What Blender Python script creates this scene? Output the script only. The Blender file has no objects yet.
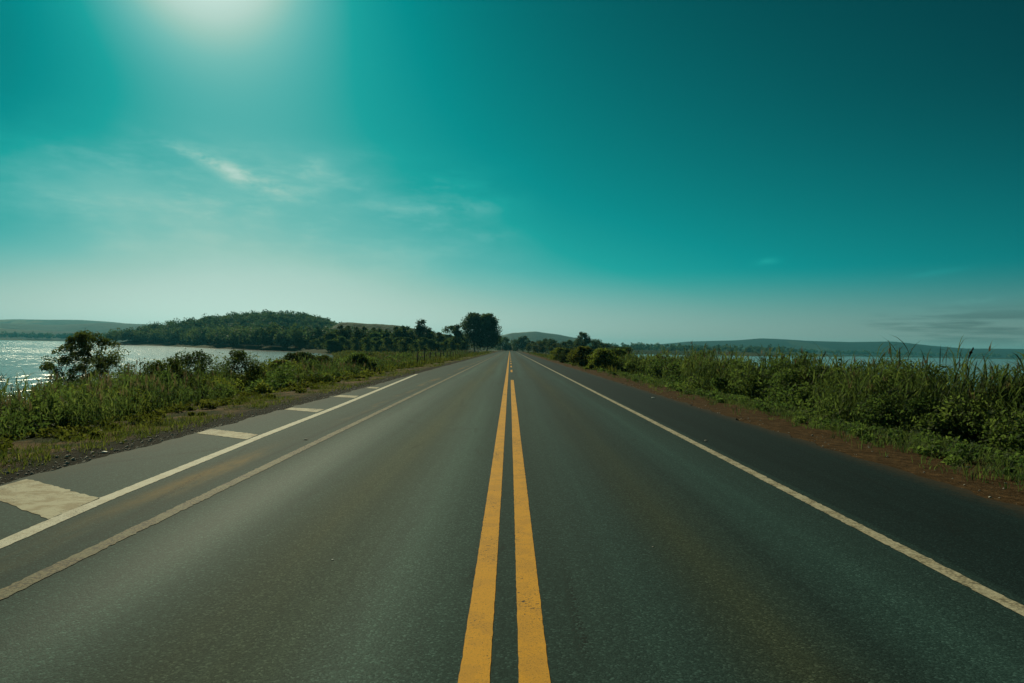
import bpy, math
import numpy as np
from mathutils import Vector, Matrix

sc = bpy.context.scene
col = sc.collection
R = math.radians

# ------------------------------------------------------------------ helpers
def new_mesh(name, v, f, mats, var=None, smooth=False, mi=None):
    """v (N,3), f (M,k) one face size only (or a list of such arrays)"""
    me = bpy.data.meshes.new(name)
    v = np.asarray(v, np.float32)
    fl = f if isinstance(f, list) else [f]
    fl = [np.asarray(a, np.int32) for a in fl if len(a)]
    loops = np.concatenate([a.ravel() for a in fl])
    tot = np.concatenate([np.full(len(a), a.shape[1], np.int32) for a in fl])
    st = np.concatenate([[0], np.cumsum(tot)[:-1]]).astype(np.int32)
    me.vertices.add(len(v)); me.vertices.foreach_set('co', v.ravel())
    me.loops.add(len(loops)); me.loops.foreach_set('vertex_index', loops)
    me.polygons.add(len(tot)); me.polygons.foreach_set('loop_start', st)
    me.polygons.foreach_set('loop_total', tot)
    if smooth: me.polygons.foreach_set('use_smooth', np.ones(len(tot), bool))
    for m in (mats if isinstance(mats, (list, tuple)) else [mats]): me.materials.append(m)
    if mi is not None: me.polygons.foreach_set('material_index', np.asarray(mi, np.int32))
    me.update(calc_edges=True)
    if var is not None:
        a = me.attributes.new('var', 'FLOAT', 'POINT'); a.data.foreach_set('value', np.asarray(var, np.float32))
    return me

def link(name, me, parent=None, loc=None, rz=0.0, sc_=1.0):
    o = bpy.data.objects.new(name, me); col.objects.link(o)
    if parent is not None: o.parent = parent
    if loc is not None: o.location = loc
    o.rotation_euler = (0, 0, rz); o.scale = (sc_,)*3 if not isinstance(sc_, tuple) else sc_
    return o

def thing(name, label, cat, loc=(0,0,0), rz=0.0, sc_=1.0, group=None):
    o = link(name, None, None, loc, rz, sc_); o.empty_display_size = .3
    o['label'] = label; o['category'] = cat
    if group: o['group'] = group
    return o

def tag(o, label=None, cat=None, group=None, kind=None):
    if label: o['label'] = label
    if cat: o['category'] = cat
    if group: o['group'] = group
    if kind: o['kind'] = kind
    return o

def copy_thing(root, loc, rz, s, label, group=None):
    c = root.copy(); col.objects.link(c); c.location = loc; c.rotation_euler = (0,0,rz)
    c.scale = (s,)*3 if not isinstance(s, tuple) else s
    c['label'] = label
    if group: c['group'] = group
    for ch in root.children:
        d = ch.copy(); col.objects.link(d); d.parent = c
    return c

def smooth(a, b, x):
    t = np.clip((x-a)/(b-a), 0, 1); return t*t*(3-2*t)

def vnoise(x, y, seed=0):
    """smooth value noise, vectorised"""
    x = np.asarray(x, float); y = np.asarray(y, float)
    xi = np.floor(x).astype(np.int64); yi = np.floor(y).astype(np.int64)
    fx = x-xi; fy = y-yi; fx = fx*fx*(3-2*fx); fy = fy*fy*(3-2*fy)
    def h(a, b):
        n = (a*374761393 + b*668265263 + seed*974634541) & 0x7fffffff
        n = ((n ^ (n >> 13))*1274126177) & 0x7fffffff
        return ((n ^ (n >> 16)) & 0xffff)/65535.0
    return (h(xi,yi)*(1-fx)+h(xi+1,yi)*fx)*(1-fy) + (h(xi,yi+1)*(1-fx)+h(xi+1,yi+1)*fx)*fy

def fbm(x, y, seed=0, o=4):
    s = 0; a = .5
    for i in range(o):
        s = s + a*vnoise(x*2**i, y*2**i, seed+i); a *= .5
    return s

# ------------------------------------------------------------------ materials
def mat(name):
    m = bpy.data.materials.new(name); m.use_nodes = True
    nt = m.node_tree; nt.nodes.clear()
    out = nt.nodes.new('ShaderNodeOutputMaterial')
    return m, nt, out

class N:
    """tiny node helper"""
    def __init__(s, nt): s.nt = nt
    def n(s, t, **k):
        x = s.nt.nodes.new(t)
        for a, b in k.items(): setattr(x, a, b)
        return x
    def put(s, sock, v):
        if isinstance(v, bpy.types.NodeSocket): s.nt.links.new(v, sock)
        elif v is not None:
            if isinstance(v, (tuple, list)) and len(v) == 3 and sock.type == 'RGBA': v = (*v, 1)
            sock.default_value = v
    def m(s, op, a, b=None, c=None, clamp=False):
        x = s.n('ShaderNodeMath', operation=op, use_clamp=clamp)
        s.put(x.inputs[0], a); s.put(x.inputs[1], b); s.put(x.inputs[2], c)
        return x.outputs[0]
    def mix(s, f, a, b, bt='MIX'):
        x = s.n('ShaderNodeMix', data_type='RGBA', blend_type=bt)
        s.put(x.inputs[0], f); s.put(x.inputs[6], a); s.put(x.inputs[7], b)
        return x.outputs[2]
    def ss(s, v, a, b, lo=0.0, hi=1.0):
        x = s.n('ShaderNodeMapRange', interpolation_type='SMOOTHSTEP')
        s.put(x.inputs[0], v)
        x.inputs[1].default_value = a; x.inputs[2].default_value = b
        x.inputs[3].default_value = lo; x.inputs[4].default_value = hi
        return x.outputs[0]
    def noise(s, vec, scale, detail=4, rough=.55, dim='3D'):
        x = s.n('ShaderNodeTexNoise', noise_dimensions=dim)
        s.put(x.inputs['Vector'], vec); x.inputs['Scale'].default_value = scale
        x.inputs['Detail'].default_value = detail; x.inputs['Roughness'].default_value = rough
        return x.outputs[0]
    def scalev(s, vec, k):
        x = s.n('ShaderNodeVectorMath', operation='MULTIPLY'); s.put(x.inputs[0], vec); x.inputs[1].default_value = k
        return x.outputs[0]
    def ramp(s, f, stops):
        x = s.n('ShaderNodeValToRGB'); e = x.color_ramp.elements
        while len(e) < len(stops): e.new(.5)
        for i, (p, c) in enumerate(stops): e[i].position = p; e[i].color = (*c, 1)
        s.put(x.inputs[0], f); return x.outputs[0]
    def bsdf(s, base, rough=.8, spec=.5, normal=None):
        x = s.n('ShaderNodeBsdfPrincipled')
        s.put(x.inputs['Base Color'], base); s.put(x.inputs['Roughness'], rough)
        s.put(x.inputs['Specular IOR Level'], spec)
        if normal is not None: s.put(x.inputs['Normal'], normal)
        return x.outputs[0]
    def bump(s, h, strength, dist):
        x = s.n('ShaderNodeBump'); x.inputs['Strength'].default_value = strength
        x.inputs['Distance'].default_value = dist; s.put(x.inputs['Height'], h); return x.outputs[0]

def foliage_mat(name, c0, c1, c2, trans=.35, rough=.55, tcol=None):
    m, nt, out = mat(name); k = N(nt)
    at = k.n('ShaderNodeAttribute', attribute_name='var')
    base = k.ramp(at.outputs['Fac'], [(0, c0), (.5, c1), (1, c2)])
    oi = k.n('ShaderNodeObjectInfo')
    hs = k.n('ShaderNodeHueSaturation')
    k.put(hs.inputs['Color'], base)
    k.put(hs.inputs['Value'], k.ss(oi.outputs['Random'], 0, 1, .75, 1.25))
    k.put(hs.inputs['Hue'], k.ss(oi.outputs['Random'], 0, 1, .485, .515))
    b = k.bsdf(hs.outputs[0], max(rough, .7), .05)
    tr = k.n('ShaderNodeBsdfTranslucent')
    k.put(tr.inputs[0], k.mix(1.0, hs.outputs[0], tcol or (1.35, 1.6, .7), 'MULTIPLY'))
    mx = k.n('ShaderNodeMixShader'); mx.inputs[0].default_value = trans
    nt.links.new(b, mx.inputs[1]); nt.links.new(tr.outputs[0], mx.inputs[2])
    nt.links.new(mx.outputs[0], out.inputs[0])
    return m

def plain_mat(name, c, rough=.8, var=.25, scale=6):
    m, nt, out = mat(name); k = N(nt)
    tc = k.n('ShaderNodeTexCoord')
    nz = k.noise(tc.outputs['Object'], scale, 5)
    c2 = tuple(x*(1-var) for x in c); c3 = tuple(min(1, x*(1+var)) for x in c)
    base = k.ramp(nz, [(.3, c2), (.7, c3)])
    nt.links.new(k.bsdf(base, rough, .3, k.bump(nz, .4, .02)), out.inputs[0])
    return m

M = {}
M['leaf_dark'] = foliage_mat('leaf_dark', (0.025, 0.04, 0.0275), (0.0525, 0.0725, 0.0425), (0.0938, 0.115, 0.0575), 0.42)
M['leaf_mid'] = foliage_mat('leaf_mid', (0.0338, 0.0546, 0.0312), (0.078, 0.104, 0.0468), (0.1495, 0.169, 0.0715), 0.5)
M['leaf_yellow'] = foliage_mat('leaf_yellow', (0.0598, 0.0736, 0.0253), (0.1207, 0.1288, 0.0391), (0.1898, 0.184, 0.0633), 0.52)
M['leaf_olive'] = foliage_mat('leaf_olive', (0.0408, 0.048, 0.0264), (0.072, 0.0768, 0.036), (0.114, 0.1104, 0.0504), 0.42)
M['leaf_forest'] = foliage_mat('leaf_forest', (0.0192, 0.0384, 0.0336), (0.066, 0.096, 0.0672), (0.162, 0.18, 0.108), 0.28)
M['reed'] = foliage_mat('reed', (0.025, 0.04, 0.025), (0.0725, 0.09, 0.045), (0.2, 0.2, 0.0938), 0.5, .6)
M['verge'] = foliage_mat('verge', (0.0345, 0.046, 0.0207), (0.0862, 0.092, 0.0322), (0.1898, 0.1667, 0.069), 0.45, .7)
M['verge_green'] = foliage_mat('verge_green', (0.0286, 0.0442, 0.026), (0.0676, 0.0858, 0.0442), (0.143, 0.1456, 0.0676), 0.45, .7)
M['plume'] = foliage_mat('plume', (.075,.068,.042), (.12,.10,.062), (.17,.14,.09), .45, .7, (1.2,1.1,.9))
M['bark'] = plain_mat('bark', (.11,.095,.075), .9, .35, 8)
M['bark_pale'] = plain_mat('bark_pale', (.42,.40,.34), .8, .25, 5)
M['bark_dark'] = plain_mat('bark_dark', (.05,.042,.032), .9, .3, 8)
M['post'] = plain_mat('post', (.09,.08,.065), .9, .3, 10)
M['wire'] = plain_mat('wire', (.22,.22,.21), .5, .1, 30)
M['stone'] = plain_mat('stone', (.45,.43,.38), .85, .25, 60)
M['litter'] = plain_mat('litter', (.8,.8,.76), .6, .1, 30)

# asphalt ------------------------------------------------------------
def asphalt():
    m, nt, out = mat('asphalt'); k = N(nt)
    tc = k.n('ShaderNodeTexCoord'); P = tc.outputs['Object']
    sx = k.n('ShaderNodeSeparateXYZ'); k.put(sx.inputs[0], P); X, Y = sx.outputs[0], sx.outputs[1]
    vo = k.n('ShaderNodeTexVoronoi', feature='F1'); k.put(vo.inputs['Vector'], P); vo.inputs['Scale'].default_value = 82
    vs = k.n('ShaderNodeSeparateColor'); k.put(vs.inputs[0], vo.outputs['Color'])
    fine = k.noise(P, 140, 3, .6)
    mid = k.noise(P, 9, 4, .6)
    big = k.noise(k.scalev(P, (1, .03, 1)), .55, 4, .55)
    streak = k.noise(k.scalev(P, (1, .012, 1)), 3.2, 5, .6)
    base = k.ramp(vs.outputs[0], [(0, (.010,.014,.013)), (.5, (.024,.031,.027)), (.88, (.052,.061,.053)), (1, (.12,.13,.115))])
    base = k.mix(.55, base, k.ramp(fine, [(.3, (.010,.014,.013)), (.7, (.058,.068,.058))]))
    base = k.mix(1.0, base, k.ramp(big, [(.25, (.72,.74,.74)), (.75, (1.28,1.26,1.22))]), 'MULTIPLY')
    base = k.mix(1.0, base, k.ramp(streak, [(.3, (.86,.86,.86)), (.7, (1.14,1.14,1.13))]), 'MULTIPLY')
    def band(x, c, w):
        d = k.m('DIVIDE', k.m('SUBTRACT', x, c), w)
        return k.m('POWER', 2.7183, k.m('MULTIPLY', k.m('MULTIPLY', d, d), -1.0))
    wob = k.m('ADD', X, k.m('MULTIPLY', k.m('SUBTRACT', k.noise(k.scalev(P, (0,1,0)), .12, 2), .5), .35))
    # polished pale wheel tracks
    wt = k.m('ADD', k.m('ADD', band(wob, -2.55, .42), band(wob, -.75, .36)), k.m('ADD', band(wob, 2.5, .38), band(wob, .8, .34)))
    base = k.mix(1.0, base, k.mix(k.m('MULTIPLY', wt, k.ss(k.noise(k.scalev(P, (1,.03,1)), 1.6, 4), .3, .7, .15, .6)), (1,1,1), (1.75,1.85,1.75)), 'MULTIPLY')
    # red-brown dust in the middle of each lane
    du = k.m('MULTIPLY', k.m('ADD', band(wob, -1.5, .40), band(wob, 1.52, .36)), k.ss(k.noise(k.scalev(P, (1,.05,1)), 1.1, 4), .3, .75, .25, 1))
    base = k.mix(k.m('MULTIPLY', du, .60), base, k.mix(1.0, base, (2.9,1.55,.78), 'MULTIPLY'))
    # left margin: tyre-smeared earth between the two white lines and the tarry seam beside it
    sm = k.m('MULTIPLY', band(X, -3.70, .13), band(Y, 8.2, 1.9))
    sm = k.m('MAXIMUM', sm, k.m('MULTIPLY', band(X, -3.62, .16), k.ss(k.noise(k.scalev(P, (1,.14,1)), 1.4, 3), .45, .68)))
    sm = k.m('MULTIPLY', sm, k.ss(k.noise(k.scalev(P, (1,.25,1)), 14, 3), .25, .6, .5, 1))
    base = k.mix(k.m('MULTIPLY', sm, .85), base, (.235,.092,.028))
    seam = k.m('MULTIPLY', band(wob, -3.40, .055), k.ss(streak, .35, .6))
    base = k.mix(k.m('MULTIPLY', seam, .7), base, (.018,.018,.017))
    # darker shoulder on the right
    sh = k.ss(X, 3.42, 3.50)
    base = k.mix(sh, base, k.mix(1.0, base, (.56,.58,.62), 'MULTIPLY'))
    # earth washed over the two outer edges
    n2 = k.m('MULTIPLY', k.m('SUBTRACT', mid, .5), .7)
    er = k.ss(k.m('ADD', X, n2), 5.05, 5.75)
    base = k.mix(k.m('MULTIPLY', er, .9), base, (.105,.042,.022))
    el = k.ss(k.m('ADD', X, k.m('MULTIPLY', n2, 1.5)), -5.0, -5.8)
    base = k.mix(k.m('MULTIPLY', el, .8), base, (.060,.038,.026))
    # tar spots and dull patches
    sp = k.ss(k.noise(k.scalev(P, (1,.06,1)), 1.7, 5, .65), .60, .72)
    base = k.mix(k.m('MULTIPLY', sp, .35), base, (.030,.030,.028))
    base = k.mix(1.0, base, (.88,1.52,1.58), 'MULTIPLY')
    base = k.mix(k.ss(k.m('ADD', X, k.m('MULTIPLY', k.m('SUBTRACT', big, .5), .8)), .0, 1.2), base, k.mix(1.0, base, (.74,.76,.82), 'MULTIPLY'))  # asphalt right of centre darkened in colour, standing in for lens vignetting
    ve = k.n('ShaderNodeTexVoronoi', feature='DISTANCE_TO_EDGE'); k.put(ve.inputs['Vector'], k.mix(.06, k.scalev(P, (1,.22,1)), vo.outputs['Color'])); ve.inputs['Scale'].default_value = .55
    ck = k.m('MULTIPLY', k.ss(ve.outputs['Distance'], .010, .003), k.ss(k.noise(P, .35, 3), .50, .60))
    base = k.mix(k.m('MULTIPLY', ck, .6), base, (.010,.011,.010))
    oil = k.m('MULTIPLY', k.ss(k.noise(P, 5.5, 3, .5), .72, .78), k.m('ADD', band(X, -1.5, .8), band(X, 1.5, .8)))
    base = k.mix(k.m('MULTIPLY', oil, .45), base, (.014,.014,.013))
    h = k.m('ADD', k.m('MULTIPLY', vo.outputs['Distance'], -1.0), k.m('MULTIPLY', fine, .6))
    rough = k.m('SUBTRACT', .80, k.m('MULTIPLY', wt, .10))
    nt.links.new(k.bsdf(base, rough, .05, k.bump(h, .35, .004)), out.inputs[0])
    return m
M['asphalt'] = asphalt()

def paint(name, c, wear, blob=0.0, dirt=(.16,.125,.075), dirtf=.3):
    m, nt, out = mat(name); k = N(nt)
    tc = k.n('ShaderNodeTexCoord'); P = tc.outputs['Object']
    n1 = k.noise(P, 38, 5, .7); n2 = k.noise(k.scalev(P, (1,.3,1)), 2.2, 4, .6); n3 = k.noise(P, 160, 2)
    n4 = k.noise(P, 4.0, 5, .65)
    col_ = k.mix(k.m('MULTIPLY', k.ss(n4, .44, .60), dirtf), c, dirt)
    col_ = k.mix(1.0, col_, k.ramp(n3, [(.3, (.86,.86,.86)), (.7, (1.06,1.06,1.06))]), 'MULTIPLY')
    worn = k.ss(k.m('ADD', n1, k.m('MULTIPLY', k.m('SUBTRACT', n2, .5), .5)), .70-wear, .76-wear)
    h = n3
    if blob:
        vo = k.n('ShaderNodeTexVoronoi', feature='F1'); k.put(vo.inputs['Vector'], P); vo.inputs['Scale'].default_value = 38
        worn = k.m('MAXIMUM', worn, k.m('MULTIPLY', k.ss(vo.outputs['Distance'], .38, .62), k.m('MULTIPLY', k.ss(n4, .36, .62, .25, 1), blob)))
        h = k.m('SUBTRACT', n3, vo.outputs['Distance'])
    pits = k.m('MULTIPLY', k.ss(k.noise(P, 95, 3, .7), .56, .66), k.ss(n2, .3, .65, .25, .75))
    worn = k.m('MAXIMUM', worn, pits)
    col_ = k.mix(worn, col_, (.050,.050,.044))
    nt.links.new(k.bsdf(col_, .75, .08, k.bump(h, .4, .004)), out.inputs[0])
    return m
M['paint_yellow'] = paint('paint_yellow', (.78,.39,.04), .085, 0, (.50,.27,.06), .35)
M['paint_white'] = paint('paint_white', (.66,.64,.52), .06, 0, (.42,.36,.24), .4)
M['paint_edge'] = paint('paint_edge', (.55,.50,.36), .05, .6, (.36,.30,.18), .5)
M['paint_old'] = paint('paint_old', (.23,.215,.13), .14, .8, (.24,.18,.10), .6)
M['paint_stripe'] = paint('paint_stripe', (.50,.47,.33), .12, 0, (.30,.235,.125), .8)

# ------------------------------------------------------------------ land form
XL, XR = -5.55, 5.5
left_lake = [(-17,-600),(-16.5,10),(-18.5,40),(-18,66),(-31,120),(-58,225),(-74,283),(-110,345),(-100,356),(-118,368),(-200,470),(-304,630),(-390,700),
             (-420,800),(-500,1100),(-800,1700),(-1400,2000),(-3500,2300),(-6900,1800),(-6900,-600)]
right_lake = [(16,-600),(16,40),(17,70),(20,120),(32,190),(64,380),(112,700),(150,860),(230,885),(330,905),(380,1000),(700,2000),
              (1500,2500),(3500,2600),(6900,1800),(6900,-600)]
def sdf(px, py, poly):
    d = np.full(px.shape, 1e9); ins = np.zeros(px.shape, bool)
    n = len(poly)
    for i in range(n):
        (x0,y0),(x1,y1) = poly[i], poly[(i+1) % n]
        dx, dy = x1-x0, y1-y0
        t = np.clip(((px-x0)*dx+(py-y0)*dy)/(dx*dx+dy*dy+1e-9), 0, 1)
        d = np.minimum(d, np.hypot(px-x0-t*dx, py-y0-t*dy))
        c = (y0 > py) != (y1 > py)
        if dy != 0: ins ^= c & (px < dx*(py-y0)/dy+x0)
    return np.where(ins, -d, d)
def bend(y):
    y = np.asarray(y, float); return np.where(y > 390, -((np.maximum(y,390)-390)**2)/800.0, 0)
WATER = -2.0
def gz(x, y):
    x = np.asarray(x, float); y = np.asarray(y, float)
    xr = x-bend(y)
    e = np.maximum(np.maximum(xr-XR, XL-xr), 0)
    prof = np.interp(e, [0,.25,1.2,3,5,8,12,20,60,400], [-.035,-.06,-.10,-.20,-.45,-.80,-1.1,-1.2,-.9,3.0])
    s = np.minimum(sdf(x, y, left_lake), sdf(x, y, right_lake))
    wob = (fbm(x*.12, y*.12, 3, 3)-.45)*4
    s = s + np.where(e > 6, wob, 0)
    land = WATER + .15 + (prof-WATER-.15)*smooth(0, 6, s)
    land = land + np.where(e > .3, (fbm(x*.8, y*.8, 5, 3)-.45)*.22*smooth(.3, 3, e), 0)
    land = land + np.where(e > .1, (fbm(x*5, y*5, 9, 2)-.37)*.07*smooth(.1, .8, e), 0)
    bed = WATER - .1 - 1.2*smooth(0, 10, -s)
    return np.where(s > 0, land, bed)

def axis(dense0, dense1, step, lim0, lim1, g=1.09):
    a = list(np.arange(dense0, dense1+1e-6, step)); s = step; x = dense1
    while x < lim1: s *= g; x += s; a.append(min(x, lim1))
    s = step; x = dense0; b = []
    while x > lim0: s *= g; x -= s; b.append(max(x, lim0))
    return np.array(b[::-1]+a)
gx = axis(-22, 22, .35, -6900, 6900, 1.10); gy = axis(0, 46, .35, -600, 7800, 1.06)
GX, GY = np.meshgrid(gx, gy)
GZ = gz(GX, GY)
nx, ny = len(gx), len(gy)
idx = np.arange(nx*ny).reshape(ny, nx)
quads = np.stack([idx[:-1,:-1], idx[:-1,1:], idx[1:,1:], idx[1:,:-1]], -1).reshape(-1, 4)

def ground_mat():
    m, nt, out = mat('ground_soil'); k = N(nt)
    tc = k.n('ShaderNodeTexCoord'); P = tc.outputs['Object']
    sx = k.n('ShaderNodeSeparateXYZ'); k.put(sx.inputs[0], P); X = sx.outputs[0]
    n1 = k.noise(P, .9, 5, .6); n2 = k.noise(P, 6, 5, .65); n3 = k.noise(P, 45, 4, .7)
    nf = k.noise(P, .012, 4, .6)
    grass = k.ramp(n2, [(.25, (.020,.030,.012)), (.55, (.045,.056,.018)), (.8, (.085,.080,.032))])
    far = k.ramp(nf, [(.35, (.016,.028,.014)), (.5, (.032,.048,.020)), (.65, (.065,.072,.034))])
    dist = k.n('ShaderNodeVectorMath', operation='LENGTH'); k.put(dist.inputs[0], P)
    grass = k.mix(k.ss(dist.outputs['Value'], 300, 800), grass, far)
    red = k.ramp(k.m('ADD', k.m('MULTIPLY', n2, .6), k.m('MULTIPLY', n3, .4)), [(.3, (.030,.020,.011)), (.50, (.088,.054,.026)), (.75, (.23,.135,.060))])
    tan = k.ramp(k.m('ADD', k.m('MULTIPLY', n2, .5), k.m('MULTIPLY', n3, .5)), [(.3, (.085,.060,.032)), (.7, (.26,.175,.09))])
    grav = k.ramp(n3, [(.3, (.012,.013,.010)), (.6, (.036,.034,.025)), (.75, (.11,.10,.08))])
    w = k.m('MULTIPLY', k.m('SUBTRACT', n1, .5), 1.8)
    xr = k.m('ADD', X, w)
    base = k.mix(k.ss(xr, 8.6, 7.3), grass, red)                   # right-hand dirt strip (everything left of it is overridden below)
    left = k.mix(k.m('MULTIPLY', k.ss(n1, .43, .56), k.ss(X, -11.0, -9.0)), grass, tan)
    left = k.mix(k.ss(xr, -7.1, -6.2), left, grav)
    base = k.mix(k.ss(X, .5, -.5), base, left)
    h = k.m('ADD', n2, k.m('MULTIPLY', n3, .35))
    nt.links.new(k.bsdf(base, .95, .03, k.bump(h, .9, .08)), out.inputs[0])
    return m
g = link('ground', new_mesh('ground', np.stack([GX, GY, GZ], -1).reshape(-1, 3), quads, ground_mat(), smooth=True))
tag(g, kind='structure', label='grassy causeway and shores falling away to the lake')

# water --------------------------------------------------------------
def water_mat():
    m, nt, out = mat('lake_water'); k = N(nt)
    tc = k.n('ShaderNodeTexCoord'); P = tc.outputs['Object']
    a = k.noise(k.scalev(P, (1, .55, 1)), .9, 4, .6)
    b = k.noise(k.scalev(P, (1, .6, 1)), .16, 3, .5)
    c = k.noise(k.scalev(P, (.42, .075, 1)), 1.0, 3, .6)
    h = k.m('ADD', k.m('ADD', k.m('MULTIPLY', a, .35), b), k.m('MULTIPLY', c, 1.6))
    sx = k.n('ShaderNodeSeparateXYZ'); k.put(sx.inputs[0], P)
    ruf = k.m('MULTIPLY', k.ss(sx.outputs[0], -10, 40, .75, .09), k.ss(k.noise(k.scalev(P, (.010, .028, 1)), 1.0, 4), .3, .7, .5, 1.4))
    bs = k.n('ShaderNodeBsdfPrincipled')
    k.put(bs.inputs['Base Color'], (.10,.125,.11)); bs.inputs['Roughness'].default_value = .12
    bs.inputs['IOR'].default_value = 1.33
    bp = k.n('ShaderNodeBump'); bp.inputs['Distance'].default_value = .8; k.put(bp.inputs['Strength'], ruf); k.put(bp.inputs['Height'], h)
    k.put(bs.inputs['Normal'], bp.outputs[0])
    nt.links.new(bs.outputs[0], out.inputs[0]); return m
W = np.array([(-6900,-600,WATER),(6900,-600,WATER),(6900,2700,WATER),(-6900,2700,WATER)])
tag(link('lake_water', new_mesh('lake_water', W, np.array([[0,1,2,3]]), water_mat())), kind='structure', label='rippled lake on both sides of the causeway')

# road ---------------------------------------------------------------
ys = np.concatenate([np.arange(-40, 0, .5), np.arange(0, 40, .1), np.arange(40, 60, .5), np.arange(60, 561, 5)])
def strip(xa, xb, z, ys):
    bx = bend(ys)
    xa = np.broadcast_to(xa, ys.shape)+bx; xb = np.broadcast_to(xb, ys.shape)+bx
    v = np.stack([np.stack([xa, ys, np.full_like(ys, z)], -1), np.stack([xb, ys, np.full_like(ys, z)], -1)], 1).reshape(-1, 3)
    i = np.arange(len(ys)-1)*2
    return v, np.stack([i, i+1, i+3, i+2], -1)
jl = (fbm(ys*1.9, ys*0, 21, 6)-.45)*.26; jr = (fbm(ys*1.9, ys*0, 22, 6)-.45)*.30
def slab(xa, xb, z0, z1, ys):
    """closed slab: top, two sides"""
    bx = bend(ys)
    xa = np.broadcast_to(xa, ys.shape)+bx; xb = np.broadcast_to(xb, ys.shape)+bx
    cols = [(xa-.12, z0), (xa, z1), (xb, z1), (xb+.12, z0)]
    v = np.stack([np.stack([x, ys, np.full_like(ys, z)], -1) for x, z in cols], 1).reshape(-1, 3)
    i = np.arange(len(ys)-1)*4
    return v, np.concatenate([np.stack([i+j, i+j+1, i+j+5, i+j+4], -1) for j in range(3)])
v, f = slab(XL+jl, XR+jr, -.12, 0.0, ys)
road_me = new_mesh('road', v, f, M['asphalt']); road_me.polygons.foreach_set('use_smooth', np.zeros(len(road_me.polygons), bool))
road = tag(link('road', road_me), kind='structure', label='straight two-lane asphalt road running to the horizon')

rngl = np.random.default_rng(5)
def line(name, xc, w, y0, y1, m, parent=road, z=.004, rag=.0012):
    yy = np.concatenate([np.arange(y0, min(y1, 40), .05), np.arange(max(y0, 40), y1+.01, 1.0)])
    c = np.interp(yy, *xc) if isinstance(xc, tuple) else np.full_like(yy, xc)
    wb = (fbm(yy*.12, yy*0, 31, 2)-.4)*.014
    a = c+wb-w/2+rngl.normal(0, rag, len(yy)); b = c+wb+w/2+rngl.normal(0, rag, len(yy))
    v, f = strip(a, b, z, yy)
    return link(name, new_mesh(name, v, f, m), parent)
line('centre_line', -.143, .150, -40, 520, M['paint_yellow'])['label'] = 'unbroken yellow centre line'
line('centre_line', .147, .150, -40, 34.9, M['paint_yellow'])['label'] = 'yellow centre line that stops partway down the road'
for y0 in np.arange(46.5, 300, 12.0):
    line('centre_dash', .147, .13, y0, y0+5.0, M['paint_yellow'])
line('edge_line', 3.28, .135, -40, 520, M['paint_edge'], rag=.005)['label'] = 'pale edge line of the right lane'
line('edge_line', -3.15, .13, -40, 520, M['paint_old'], rag=.006)['label'] = 'worn brownish edge line of the left lane'
line('border_line', ([-40, 5.3, 6.9, 11.8, 17.9, 40.2], [-3.0, -3.93, -4.06, -4.27, -4.46, -5.42]), .155, -6, 40.2, M['paint_white'], rag=.003)['label'] = 'clean white border line of the hatched margin'
def para(pts, m):
    p = np.array(pts, float); n = 26
    t = np.linspace(0, 1, n)
    top = p[0][None]*(1-t[:,None])+p[1][None]*t[:,None]; bot = p[3][None]*(1-t[:,None])+p[2][None]*t[:,None]
    top[:,1] += rngl.normal(0, .012, n); bot[:,1] += rngl.normal(0, .012, n)
    v = np.stack([np.c_[top, np.full(n,.004)], np.c_[bot, np.full(n,.004)]], 1).reshape(-1, 3)
    i = np.arange(n-1)*2
    return link('hatch_stripe', new_mesh('hatch_stripe', v, np.stack([i, i+1, i+3, i+2], -1), m), road)
for p in ([(-5.50,7.86),(-4.12,6.94),(-4.08,6.12),(-5.48,7.10)], [(-5.52,12.72),(-4.40,12.05),(-4.36,11.42),(-5.50,12.08)],
          [(-5.50,17.30),(-4.58,17.02),(-4.56,16.25),(-5.50,16.75)], [(-5.45,22.0),(-4.78,21.8),(-4.72,20.95),(-5.45,21.2)],
          [(-5.42,26.6),(-5.02,26.5),(-4.98,25.7),(-5.42,25.9)], [(-5.45,3.2),(-3.92,2.2),(-3.84,1.4),(-5.45,2.4)],
          [(-5.45,-1.4),(-3.66,-2.5),(-3.60,-3.3),(-5.45,-2.2)]):
    para(p, M['paint_stripe'])

# ------------------------------------------------------------------ vegetation builders
def ribbons(p, h, w, az, lean, droop, seg, rng, var):
    """leaf blades: p (N,3) base, h length, w width, az bend direction, lean start tilt, droop end tilt"""
    n = len(p); t = np.linspace(0, 1, seg+1)
    ang = lean[:,None] + droop[:,None]*t[None]**1.3
    ds = (h/seg)[:,None]
    r = np.concatenate([np.zeros((n,1)), np.cumsum(np.sin(ang[:,:-1])*ds, 1)], 1)
    z = np.concatenate([np.zeros((n,1)), np.cumsum(np.cos(ang[:,:-1])*ds, 1)], 1)
    c, s = np.cos(az)[:,None], np.sin(az)[:,None]
    P = np.stack([p[:,0:1]+r*c, p[:,1:2]+r*s, p[:,2:3]+z], -1)
    wd = (w[:,None]*np.clip(np.minimum(.55+1.2*t, 1.0)*(1-t**2.2)+.06, .0, 1)[None])/2
    tw = az+np.pi/2+rng.normal(0, .5, n)
    side = np.stack([np.cos(tw), np.sin(tw), rng.normal(0, .25, n)], -1)[:,None,:]*wd[...,None]
    v = np.stack([P-side, P+side], 2).reshape(-1, 3)
    b = (np.arange(n)*(seg+1)*2)[:,None]+np.arange(seg)[None]*2
    f = np.stack([b, b+1, b+3, b+2], -1).reshape(-1, 4)
    vv = np.repeat(var, (seg+1)*2)
    return v, f, vv

def merge(parts):
    V, F_, A = [], [], []; o = 0
    for v, f, a in parts:
        V.append(v); F_.append(f+o); A.append(a); o += len(v)
    return np.concatenate(V), np.concatenate(F_), np.concatenate(A)

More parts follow.
